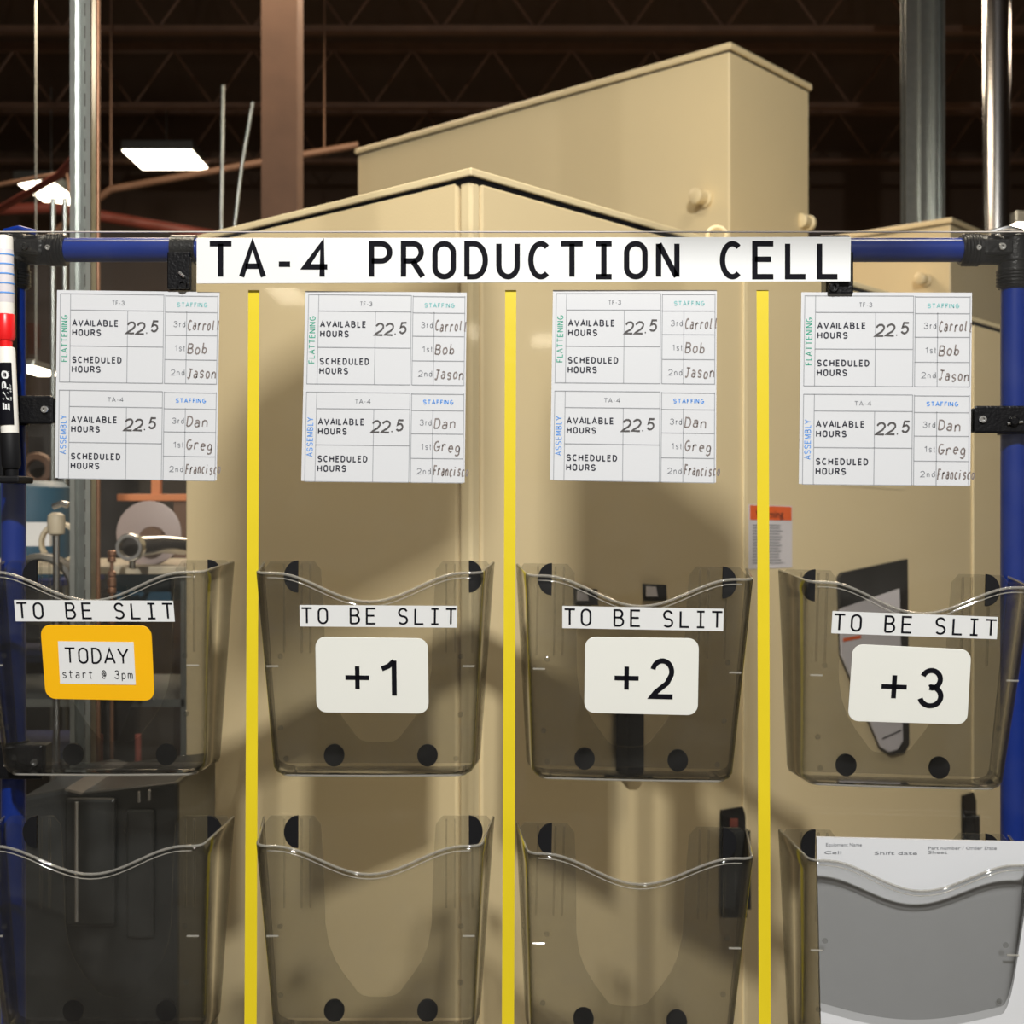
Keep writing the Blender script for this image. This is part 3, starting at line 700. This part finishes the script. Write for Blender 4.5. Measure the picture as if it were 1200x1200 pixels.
# staffing sheets. Drawn in the pixel frame of the first sheet, mapped to each sheet's own corners
BASE = [(67, 340), (257, 342), (254, 563), (65, 560)]
def sheet(cor, label, nums, names, code, i):
    c3 = [onboard(x, y, .0006) for x, y in cor]
    root = empty('schedule_sheet', (c3[0]+c3[2])/2, label=label, cat='sheet', group='staffing sheets in a row below the sign')
    MB().prism([p-BK*.0003 for p in c3], BK*.0006).obj('paper', M_paper, root)
    qm = quadmap(c3, BK, .0005)
    tl, tr, br, bl = BASE
    # base frame: 190 x 220 units, origin at top left
    fn = lambda x, y, o=.0006: qm(x/190, y/220, o)
    ln = MB()
    def hl(x0, x1, y, t=.45): ln.prism([fn(x0, y-t), fn(x1, y-t), fn(x1, y+t), fn(x0, y+t)], BK*.0001)
    def vl(x, y0, y1, t=.45): ln.prism([fn(x-t, y0), fn(x+t, y0), fn(x+t, y1), fn(x-t, y1)], BK*.0001)
    for oy in (0, 113):
        a, b, c, d = oy+4, oy+23, oy+65, oy+107.5
        hl(4, 125, a); hl(16, 125, b); hl(16, 125, c); hl(4, 125, d); vl(4, a, d); vl(16, a, d); vl(83, b, d); vl(125, a, d)
        hl(127, 188, a+1); hl(127, 188, b+1); hl(127, 188, oy+51); hl(127, 188, oy+79.5); hl(127, 188, d)
        vl(127, a, d); vl(152, b, d); vl(188, a, d)
    ln.obj('table_lines', M_line, root)
    M_prt = mat('charcoal_print', (.035, .037, .05), .6, spec=.2, noise=.1)
    def word(t, x, y, h, w_, half, m_, name='printed_word', rot=False, align='L'):
        q = MB(); pstrokes(q, t, fn, x, y, h, w_, half, rot, align); q.obj(name, m_, root)
    for oy in (0, 113):
        word('AVAILABLE', 18, oy+42, 7.8, 54.5, .74, M_prt); word('HOURS', 18, oy+53.2, 7.8, 34.5, .74, M_prt)
        word('SCHEDULED', 18, oy+85, 7.8, 59, .74, M_prt); word('HOURS', 18, oy+96.2, 7.8, 34.5, .74, M_prt)
        word('3rd', 151, oy+41.5, 7.2, 14.5, .42, M_grey, align='R'); word('1st', 151, oy+69.5, 7.2, 12.5, .42, M_grey, align='R'); word('2nd', 151, oy+98, 7.2, 17, .42, M_grey, align='R')
    G['F2'] = G['F']
    word('T', 64.5, 17, 5.5, 3.4, .4, M_grey, 'cell_code'); word(code[0][1:], 68.5, 17, 5.5, 11, .4, M_grey, 'cell_code')
    word(code[1], 60.5, 130, 5.5, 19, .4, M_grey, 'cell_code')
    word('FLATTENING', 12.8, 84, 7.4, 55, .5, M_green, 'green_heading', True)
    word('ASSEMBLY', 12.8, 192, 7.4, 46, .5, M_bink, 'blue_heading', True)
    word('STAFFING', 158, 18, 5.6, 36, .55, M_teal, 'teal_heading', align='C')
    word('STAFFING', 158, 130, 5.6, 36, .55, M_bink, 'blue_heading', align='C')
    hf = lambda x, y: fn(x, -y, .0008)
    for oy, nm in ((0, nums[0]), (113, nums[1])):
        h = MB(); strokes(h, nm[0], 82+nm[1], -(oy+50.5), 12, 15, 11.6, 1.0, hf, .045, .15)
        strokes(h, '.', 82+nm[1]+23, -(oy+50), 5, 8, 11, .8, hf)
        strokes(h, '5', 82+nm[1]+29, -(oy+48), 10.5, 14, 11, 1.0, hf, .05, .12); h.obj('handwritten_hours', M_hand, root)
    ys = [(45, 72.5, 101), (158, 185, 213)]
    for k in range(2):
        for j in range(3):
            nme, cw = names[k][j]
            h = MB(); strokes(h, nme, 152.5, -(ys[k][j]), cw, 12.5, cw*1.04, .72, hf, .07, .12); h.obj('name_handwriting', M_handl, root)
    return root
NAMES = [[('Carroll', 5.4), ('Bob', 8.0), ('Jason', 6.8)], [('Dan', 8.6), ('Greg', 7.9), ('Francisco', 4.5)]]
sheet([(67, 340), (257.5, 342.5), (254, 563), (64.5, 560)], 'schedule sheet above the today pocket, leftmost of the four', (('22', -2), ('22', -3)), NAMES, ('TF-3', 'TA-4'), 0)
sheet([(358, 341), (547, 343), (544.5, 565.5), (353, 563.5)], 'schedule sheet second from left, hanging over the seam corner of the big cabinet', (('22', -1), ('22', -3)), NAMES, ('TF-3', 'TA-4'), 1)
sheet([(648, 340), (840, 340), (839, 565.5), (644.5, 562)], 'schedule sheet third from left, above the pocket with the +2 card', (('22', 0), ('22', -2)), NAMES, ('TF-3', 'TA-4'), 2)
sheet([(939, 342.5), (1139, 343), (1137, 569), (936, 567)], 'rightmost schedule sheet, above the pocket with the +3 card', (('22', -1), ('22', 1)), NAMES, ('TF-3', 'TA-4'), 3)

# ------------------------------------------------------------ pockets
WT, WB, HP = .132, .1155, .236      # back half width at top / bottom, height
FT, FB = .122, .110                 # front half widths
DT, DB = .100, .060                 # depth at rim / bottom
RIM = -.009
def pocket_meshes():
    """local: x right, y toward the wall (front is -y), z up, origin at the top middle of the back"""
    bm = bmesh.new(); NU, NV = 72, 14
    def section(v, k):           # k 0..1 along the perimeter at height fraction v
        wb = WT+(WB-WT)*v; wf = FT+(FB-FT)*v; d = DT+(DB-DT)*v; r_ = .012
        # polyline: left back -> left front corner -> right front corner -> right back with rounded corners
        pts = [Vector((-wb, 0))]
        for s in (-1, 1):
            cx = s*(wf-r_); cy = -(d-r_)
            for q in range(7):
                a = (PI+q*PI/12) if s < 0 else (1.5*PI+q*PI/12)
                pts.append(Vector((cx+r_*math.cos(a), cy+r_*math.sin(a))))
            if s < 0:
                for q in range(1, 24):
                    u = q/24; pts.append(Vector((-(wf-r_)+2*(wf-r_)*u, -d-.003*math.sin(PI*u))))
        pts.append(Vector((wb, 0)))
        return pts
    def rimz(p, d):
        fx = abs(p.x)/FT
        back = 1+p.y/DT      # 1 at back, 0 at front
        z = RIM+(.007)*max(0, back)
        x = abs(p.x)
        if x < .105: z -= .031*(.5+.5*math.cos(PI*min(1, x/.100)))**.9
        return z
    rings = []; n = None
    for j in range(NV+1):
        v = j/NV; row = []
        for p in section(0, 0) if j == 0 else section(v, 0): row.append(p)
        top = section(0, 0)
        if n is None: n = len(row)
        ring_ = []
        for i_, t in enumerate(top):
            z = rimz(t, 0)*(1-v)+(-HP+.010)*v; q = section(max(0, min(1, -z/(HP-.010))), 0)[i_]
            ring_.append(bm.verts.new((q.x, q.y, z)))
        rings.append(ring_)
    # rounded bottom
    base = section(1, 0)
    for a in (30, 60, 90):
        k = .010*(1-math.cos(R(a))); zz = -HP+.010-.010*math.sin(R(a)); row = []
        for q in base:
            row.append(bm.verts.new((q.x*(1-2.2*k/.11), (q.y*(1-k/.06)) if q.y < 0 else 0, zz)))
        rings.append(row)
    for a, b in zip(rings, rings[1:]):
        for i in range(n-1): bm.faces.new([a[i], b[i], b[i+1], a[i+1]])
    bm.faces.new(rings[-1])
    front = bpy.data.meshes.new('front_shell'); bm.to_mesh(front); bm.free()
    front.materials.append(M_smoke)
    for p in front.polygons: p.use_smooth = True
    front.set_sharp_from_angle(angle=R(50))
    # rim bead
    mb = MB(); t = section(0, 0)[1:-1]
    def onrim(i_, q, dz=0):
        z = rimz(q, 0)+dz; p = section(max(0, -z/(HP-.010)), 0)[i_+1]; return Vector((p.x, p.y, z))
    mb.tube([Vector((-WT, 0, -.002))]+[onrim(i_, q)+Vector((0, -.0011, 0)) for i_, q in enumerate(t)]+[Vector((WT, 0, -.002))], .0015, 8)
    mb.tube([onrim(i_, q, -.0050)+Vector((0, -.0024, 0)) for i_, q in enumerate(t)][6:-6], .0007, 6)
    bmesh.ops.recalc_face_normals(mb.bm, faces=mb.bm.faces)
    bead = bpy.data.meshes.new('rim'); mb.bm.to_mesh(bead); mb.bm.free(); bead.materials.append(M_bead)
    for p in bead.polygons: p.use_smooth = True
    # bottom fold line beads
    mb = MB(); t = section(1, 0)[1:-1]
    mb.tube([Vector((q.x*.93, q.y*.965, -HP+.0015)) for q in t], .0012, 6)
    bmesh.ops.recalc_face_normals(mb.bm, faces=mb.bm.faces)
    bb = bpy.data.meshes.new('bottom_fold'); mb.bm.to_mesh(bb); mb.bm.free(); bb.materials.append(M_bead)
    # back plate with the deep U cutout
    def outl():
        L = [(-WT, -.010), (-WT+.008, 0), (-.074, 0), (-.066, -.010), (-.064, -.040), (-.062, -.090)]
        L += [(-.061, -.125), (-.057, -.148), (-.050, -.166), (-.040, -.182), (-.030, -.195), (-.024, -.203), (-.018, -.207), (-.008, -.2085)]
        return L
    L = outl(); Rr = [(-x, y) for x, y in L[::-1]]
    full = L+Rr+[(WB, -HP+.004), (-WB, -HP+.004)]
    mb = MB(); mb.prism([Vector((x, -.0008, z)) for x, z in full], (0, -.0022, 0))
    bmesh.ops.recalc_face_normals(mb.bm, faces=mb.bm.faces)
    bmesh.ops.triangulate(mb.bm, faces=[f for f in mb.bm.faces if len(f.verts) > 4])
    back = bpy.data.meshes.new('back_plate'); mb.bm.to_mesh(back); mb.bm.free(); back.materials.append(M_smokeb)
    # vertical stiffening ribs of the ears
    mb = MB()
    for s in (-1, 1):
        pass
    bmesh.ops.recalc_face_normals(mb.bm, faces=mb.bm.faces)
    mb.bm.free(); mb = MB(); mb.box((-.0012, -.0055, -.105), (.0012, -.003, -.003))
    rib = bpy.data.meshes.new('stiffening_rib'); mb.bm.to_mesh(rib); mb.bm.free(); rib.materials.append(M_smokeb)
    # little moulded pips on the front
    mb = MB(); mb.lathe([(.0032, 0), (.0030, .001), (.0015, .0016)], axisM((0, 0, 0), (0, -1, 0)), 10)
    bmesh.ops.recalc_face_normals(mb.bm, faces=mb.bm.faces)
    pip1 = bpy.data.meshes.new('moulded_pip'); mb.bm.to_mesh(pip1); mb.bm.free(); pip1.materials.append(M_smokeb)
    pips = []
    for x, z in ((-.098, -.10), (.098, -.10), (-.095, -.215), (.092, -.215), (.097, -.165), (-.1, -.18)):
        v = -z/HP; d = DT+(DB-DT)*v
        pips.append((x, -d-.0012, z))
    mb = MB()
    v = .47; d = DT+(DB-DT)*v
    mb.tube([(-.0065, 0, 0), (.0065, 0, 0)], .0012, 6); ticks = [(s*.1065, -d-.0022, -HP*v) for s in (-1, 1)]
    bmesh.ops.recalc_face_normals(mb.bm, faces=mb.bm.faces)
    pip = bpy.data.meshes.new('moulded_tick'); mb.bm.to_mesh(pip); mb.bm.free(); pip.materials.append(M_bead)
    # pads
    def pad(poly):
        mb = MB(); mb.prism([Vector((x, -.003, z)) for x, z in poly], (0, -.004, 0))
        bmesh.ops.recalc_face_normals(mb.bm, faces=mb.bm.faces)
        me = bpy.data.meshes.new('mounting_pad'); mb.bm.to_mesh(me); mb.bm.free(); me.materials.append(M_pad); return me
    half = [(.016*math.cos(R(90+i*15)), .0185*math.sin(R(90+i*15))) for i in range(13)]
    padL = pad(half); padR = pad([(-x, z) for x, z in half[::-1]])
    low = [((.0118)*math.cos(R(i*20)), .0128*math.sin(R(i*20))) for i in range(18)]
    padB = pad(low)
    return front, bead, bb, back, rib, (pip1, pips, pip, ticks), padL, padR, padB
PM = pocket_meshes()
first = {}
def pocket(cx, ztop, tilt, label, group):
    root = empty('wall_pocket', (cx, YP-.001, ztop), label=label, cat='wall pocket', group=group)
    root.rotation_euler = (0, tilt, 0)
    front, bead, bb, back, rib, pip, padL, padR, padB = PM
    def part(me, name, loc=(0, 0, 0), par=root, solid=0):
        o = bpy.data.objects.new(name, me); COL.objects.link(o); o.parent = par; o.location = loc
        if solid:
            s = o.modifiers.new('solid', 'SOLIDIFY'); s.thickness = solid; s.offset = 1
        return o
    f = part(front, 'front_shell', solid=.0016); part(bead, 'rim', par=f); part(bb, 'bottom_fold', par=f)
    for p_ in pip[1]: part(pip[0], 'moulded_pip', p_, f)
    for p_ in pip[3]: part(pip[2], 'moulded_tick', p_, f)
    b = part(back, 'back_plate'); [part(rib, 'stiffening_rib', (xx, 0, 0), b) for xx in (-.108, -.088, -.078, .078, .088, .108)]
    part(padL, 'mounting_pad', (-.092, 0, -.0175)); part(padR, 'mounting_pad', (.104, 0, -.0175))
    part(padB, 'mounting_pad', (-.0505, 0, -.2225)); part(padB, 'mounting_pad', (.0565, 0, -.2225))
    bpy.context.view_layer.update()
    return root
DP = CAMD+YP
def zt_(py): return EYE+(600-py)/F*(DP-.001)
pk = [pocket(-.453, zt_(656.5), 0, 'smoke plastic wall pocket holding the yellow today card', 'smoke plastic pockets, upper row'),
      pocket(-.1535, zt_(657.5), 0, 'smoke pocket between the first two yellow tapes, white plus-one card on it', 'smoke plastic pockets, upper row'),
      pocket(.138, zt_(662.5), R(1.1), 'smoke pocket in front of the black switch handle, third from the left', 'smoke plastic pockets, upper row'),
      pocket(.440, zt_(670.5), R(1.6), 'smoke pocket by the right blue post, document holder showing behind it', 'smoke plastic pockets, upper row')]
pk2 = [pocket(-.453, zt_(955.5), 0, 'cut-off lower smoke pocket in front of the black covered machine', 'smoke plastic pockets, lower row'),
       pocket(-.1535, zt_(955.5), 0, 'cut-off lower smoke pocket between the first and second yellow tapes', 'smoke plastic pockets, lower row'),
       pocket(.138, zt_(966.5), R(1.4), 'cut-off lower smoke pocket with black swing handle showing behind its ear', 'smoke plastic pockets, lower row'),
       pocket(.440, zt_(974), R(1.4), 'lower row smoke pocket holding white papers at lower right', 'smoke plastic pockets, lower row')]

# things stuck on the pocket fronts: meet the view ray with the pocket's slanting front face
def frontpt(root, px, py, off):
    Mi = Matrix.Translation(root.location) @ root.rotation_euler.to_matrix().to_4x4()
    inv = Mi.inverted(); o = inv @ Vector((0, -CAMD, EYE)); d = (inv.to_3x3() @ Vector(((px-600)/F, 1, (600-py)/F)))
    # front face: y = -(DT + (DT-DB)/HP * z) - bow - off   (z negative)
    k = (DT-DB)/HP; c = .0030+.0026+off
    # o.y + t d.y = -DT - k (o.z + t d.z) - c
    t = (-DT-k*o.z-c-o.y)/(d.y+k*d.z)
    return Mi @ (o+d*t)
def fnorm(root):
    k = (DT-DB)/HP
    Mi = root.rotation_euler.to_matrix(); return (Mi @ Vector((0, -1, -k)).normalized())
def lab(root, q, label):
    r_ = empty('pocket_label', frontpt(root, (q[0][0]+q[2][0])/2, (q[0][1]+q[2][1])/2, 0), label=label, cat='label', group='white strips reading TO BE SLIT')
    N = fnorm(root); c = [frontpt(root, x, y, 0) for x, y in q]
    MB().prism(c, N*.0004).obj('strip', M_label, r_)
    qm = quadmap(c, N, .0006)
    lettering('TO BE SLIT', 1.3, -24.0, 14.4, 21.4, 18.9, 1.2, lambda x, y: qm(x/186, -y/27), M_ink, r_)
lab(pk[0], [(16.5, 703), (203, 704), (205, 728.5), (18.5, 728)], 'TO BE SLIT label above the yellow today card')
lab(pk[1], [(351, 709), (536, 710), (535.5, 735.5), (351.5, 734)], 'TO BE SLIT strip between the first and second yellow tapes')
lab(pk[2], [(659, 710), (848, 713.5), (847.5, 739.5), (659, 736)], 'TO BE SLIT strip between the second and third yellow tapes')
lab(pk[3], [(975.5, 716), (1169.5, 723), (1168, 749), (974, 742)], 'tilted TO BE SLIT strip at the right in front of the document holder')
def roundquad(qm, w_, h_, r_, n=6):
    pts = []
    for cx, cy, a0 in ((w_-r_, r_, -90), (w_-r_, h_-r_, 0), (r_, h_-r_, 90), (r_, r_, 180)):
        for i in range(n+1):
            a = R(a0+90*i/n); pts.append(qm((cx+r_*math.cos(a))/w_, (cy+r_*math.sin(a))/h_))
    return pts
def card(root, q, m_, label, txt=None):
    r_ = empty('day_card', frontpt(root, (q[0][0]+q[2][0])/2, (q[0][1]+q[2][1])/2, 0), label=label, cat='card', group='rounded day cards on the pockets')
    N = fnorm(root); c = [frontpt(root, x, y, 0) for x, y in q]
    MB().prism(roundquad(quadmap(c, N, 0), 132, 88, 12), N*.0012).obj('plate', m_, r_, bevel=.0003)
    qm = quadmap(c, N, .0015); f = lambda x, y: qm(x/132, -y/88)
    m = MB()
    if txt:
        strokes(m, '+', 32, -62.5, 33.5, 32, 33, 2.7, f); m.obj('plus_sign', M_ink, r_); m = MB()
        strokes(m, txt, 74.5, -70, 32 if txt != '1' else 26, 47, 33, 2.95, f)
        m.obj('numeral', M_ink, r_)
    else:
        c2 = [frontpt(root, x, y, .0) for x, y in ((68.5, 751), (157, 752), (159.5, 802), (71, 800.5))]
        qm2 = quadmap(c2, N, .0013)
        MB().prism([qm2(0, 0), qm2(1, 0), qm2(1, 1), qm2(0, 1)], N*.0003).obj('paper', M_label, r_)
        qm3 = quadmap(c2, N, .0019); g = lambda x, y: qm3(x/89, -y/49)
        lettering('TODAY', 6.5, -25.5, 13.8, 18.8, 15.6, 1.05, g, M_ink, r_)
        lettering('start @ 3pm', 2.5, -42.5, 6.5, 10, 7.75, .5, g, M_ink, r_)
card(pk[0], [(47.5, 732), (177.5, 733), (181.5, 821), (54, 818.5)], M_ycard, 'yellow rounded card reading TODAY start @ 3pm')
card(pk[1], [(369.5, 746), (501.5, 748), (502.5, 836), (371, 834.5)], M_card, 'white rounded card with a plus sign and one, between first two tapes', '1')
card(pk[2], [(685.5, 746), (819, 748), (817.5, 838), (684.5, 835)], M_card, 'white rounded card with a plus sign and two, before the switch handle', '2')
card(pk[3], [(999, 754.5), (1138, 761), (1133, 849), (993, 844.5)], M_card, 'tilted white rounded card with a plus sign and three, at the right', '3')

# papers standing in the lower right pocket
ps = empty('paper_sheaf', P(1080, 1010, 1.41), label='sheaf of white printed papers sticking up from the lower right pocket', cat='paper')
yb = 1.385
MB().prism([P(957, 981, yb), P(1210, 987, yb), P(1205, 1205, yb-.0), P(962, 1200, yb)], (0, .004, 0)).obj('top_sheet', M_paper, ps)
MB().prism([P(959, 984, yb+.006), P(1212, 990, yb+.006), P(1205, 1200, yb+.006), P(962, 1195, yb+.006)], (0, .008, 0)).obj('under_sheets', M_label, ps)
m = MB(); pf = lambda x, y: P(x, y, yb-.0006)
sans(m, 'Equipment Name', pf, 968, 991.5, 3.8, 42); sans(m, 'Part number / Order Date', pf, 1088, 995.5, 3.8, 80); sans(m, 'Sheet', pf, 1088, 1000.5, 3.8, 22)
sans(m, 'Cell', pf, 966, 1000.8, 3.8, 20); sans(m, 'Shift date', pf, 1025, 1001.5, 3.8, 50)
m.obj('printed_text', M_grey, ps)

# ------------------------------------------------------------ dry erase markers on the left post
M_mwhite = mat('marker_white_barrel', (.80, .78, .72), .35, noise=.02)
M_red = mat('red_marker_cap', (.75, .01, .012), .35, noise=.04)
def marker(cx, y0, y1, lean, capm, lbm, label, black):
    r_ = empty('dry_erase_marker', P(cx, y0, 1.42), label=label, cat='marker', group='dry erase markers on the left post')
    a = P(cx, y0, 1.42); b = P(cx+lean, y1, 1.42); L = (b-a).length; Mx = axisM(a, b-a)
    r = .0098
    def seg(name, prof, m): return MB().lathe([(q*r, z*L) for q, z in prof], Mx, 28).obj(name, m, r_, smooth=True)
    seg('barrel', [(.55, 0), (.95, .012), (1, .03), (1, .60), (.96, .70), (.93, .75)], M_mwhite)
    if not black: seg('label_band', [(1.005, .13), (1.02, .135), (1.02, .595), (1.005, .60)], lbm)
    seg('cap', [(.98, .70 if not black else .66), (1.06, .71 if not black else .67), (1.06, .90), (.9, .93), (.75, .935), (.7, .99), (.5, 1.0)], capm)
    return Mx, r*1.04, L, r_
Mx, r, L, mr = marker(4.5, 276, 408, 2.5, M_red, M_lilac, 'white dry erase marker with red cap at the upper left edge', False)
m = MB()
for k in range(5):
    m.lathe([(r, L*(.17+k*.085)), (r+.0002, L*(.172+k*.085)), (r+.0002, L*(.182+k*.085)), (r, L*(.184+k*.085))], Mx, 28, cap=False)
m.obj('label_stripes', M_orange if False else M_bink, mr)
Mx, r, L, mb_ = marker(7, 406, 560, 7, M_pad, M_ink, 'dry erase marker with black label and cap, lower at the left edge', True)
def wrap(x, y):     # letters run down the barrel: x along it, y round it
    a = y/r; return Mx @ Vector(((r+.0003)*math.sin(a), -(r+.0003)*math.cos(a), x))
# find the angle that faces the camera
inv = Mx.inverted().to_3x3(); fdir = inv @ Vector((0, -1, 0)); ang0 = math.atan2(fdir.y, fdir.x)
side = inv @ Vector((1, 0, 0)); ang1 = math.atan2(side.y, side.x)
sgn = 1 if math.sin(ang1-ang0) > 0 else -1
def wrapc(x, y):
    a = ang0+sgn*y/r; return Mx @ Vector(((r+.0004)*math.cos(a), (r+.0004)*math.sin(a), x))
m = MB(); LL = L
for i_ in range(17):
    y0_, y1_ = (-.0125+i_*.00125), (-.0125+(i_+1)*.00125)
    q_ = [wrapc(LL*.13, y0_), wrapc(LL*.13, y1_), wrapc(LL*.60, y1_), wrapc(LL*.60, y0_)]
    m.bm.faces.new(m.verts(q_))
m.obj('label_band', M_ink, mb_)
r += .0002; m = MB()
strokes(m, 'oqxE'[:0], 0, 0, 1, 1, 1, 1, wrapc)
word = 'EXPO'
strokes(m, 'EXPO', -LL*.50, -.0050, .0100, .0075, .0118, .0010, lambda x, y: wrapc(-x, -y), 0, .15)
strokes(m, 'low odor', -LL*.42, -.0074, .0020, .0022, .0024, .00022, lambda x, y: wrapc(-x, -y))
for k in range(4): m.prism([wrapc(LL*.20+k*.0016, .000), wrapc(LL*.20+k*.0016, .006), wrapc(LL*.2006+k*.0016+.0003, .006), wrapc(LL*.2006+k*.0016+.0003, .000)], (0, -.0001, 0))
m.obj('lettering', M_label, mb_)
mh = empty('marker_holder', (XL-.008, -.03, P(0, 470, 1.42).z), label='black clip holder for the markers on the left blue post', cat='holder')
xb_ = P(4, 0, 1.42).x
MB().box((xb_-.012, -.0465, P(0, 560, 1.44).z), (xb_+.004, -.0275, P(0, 300, 1.44).z)).obj('back_strip', M_pad, mh, bevel=.003)
MB().box((xb_-.008, -.072, P(0, 566, 1.42).z), (xb_+.022, -.0275, P(0, 558, 1.42).z)).obj('tray', M_pad, mh, bevel=.002)
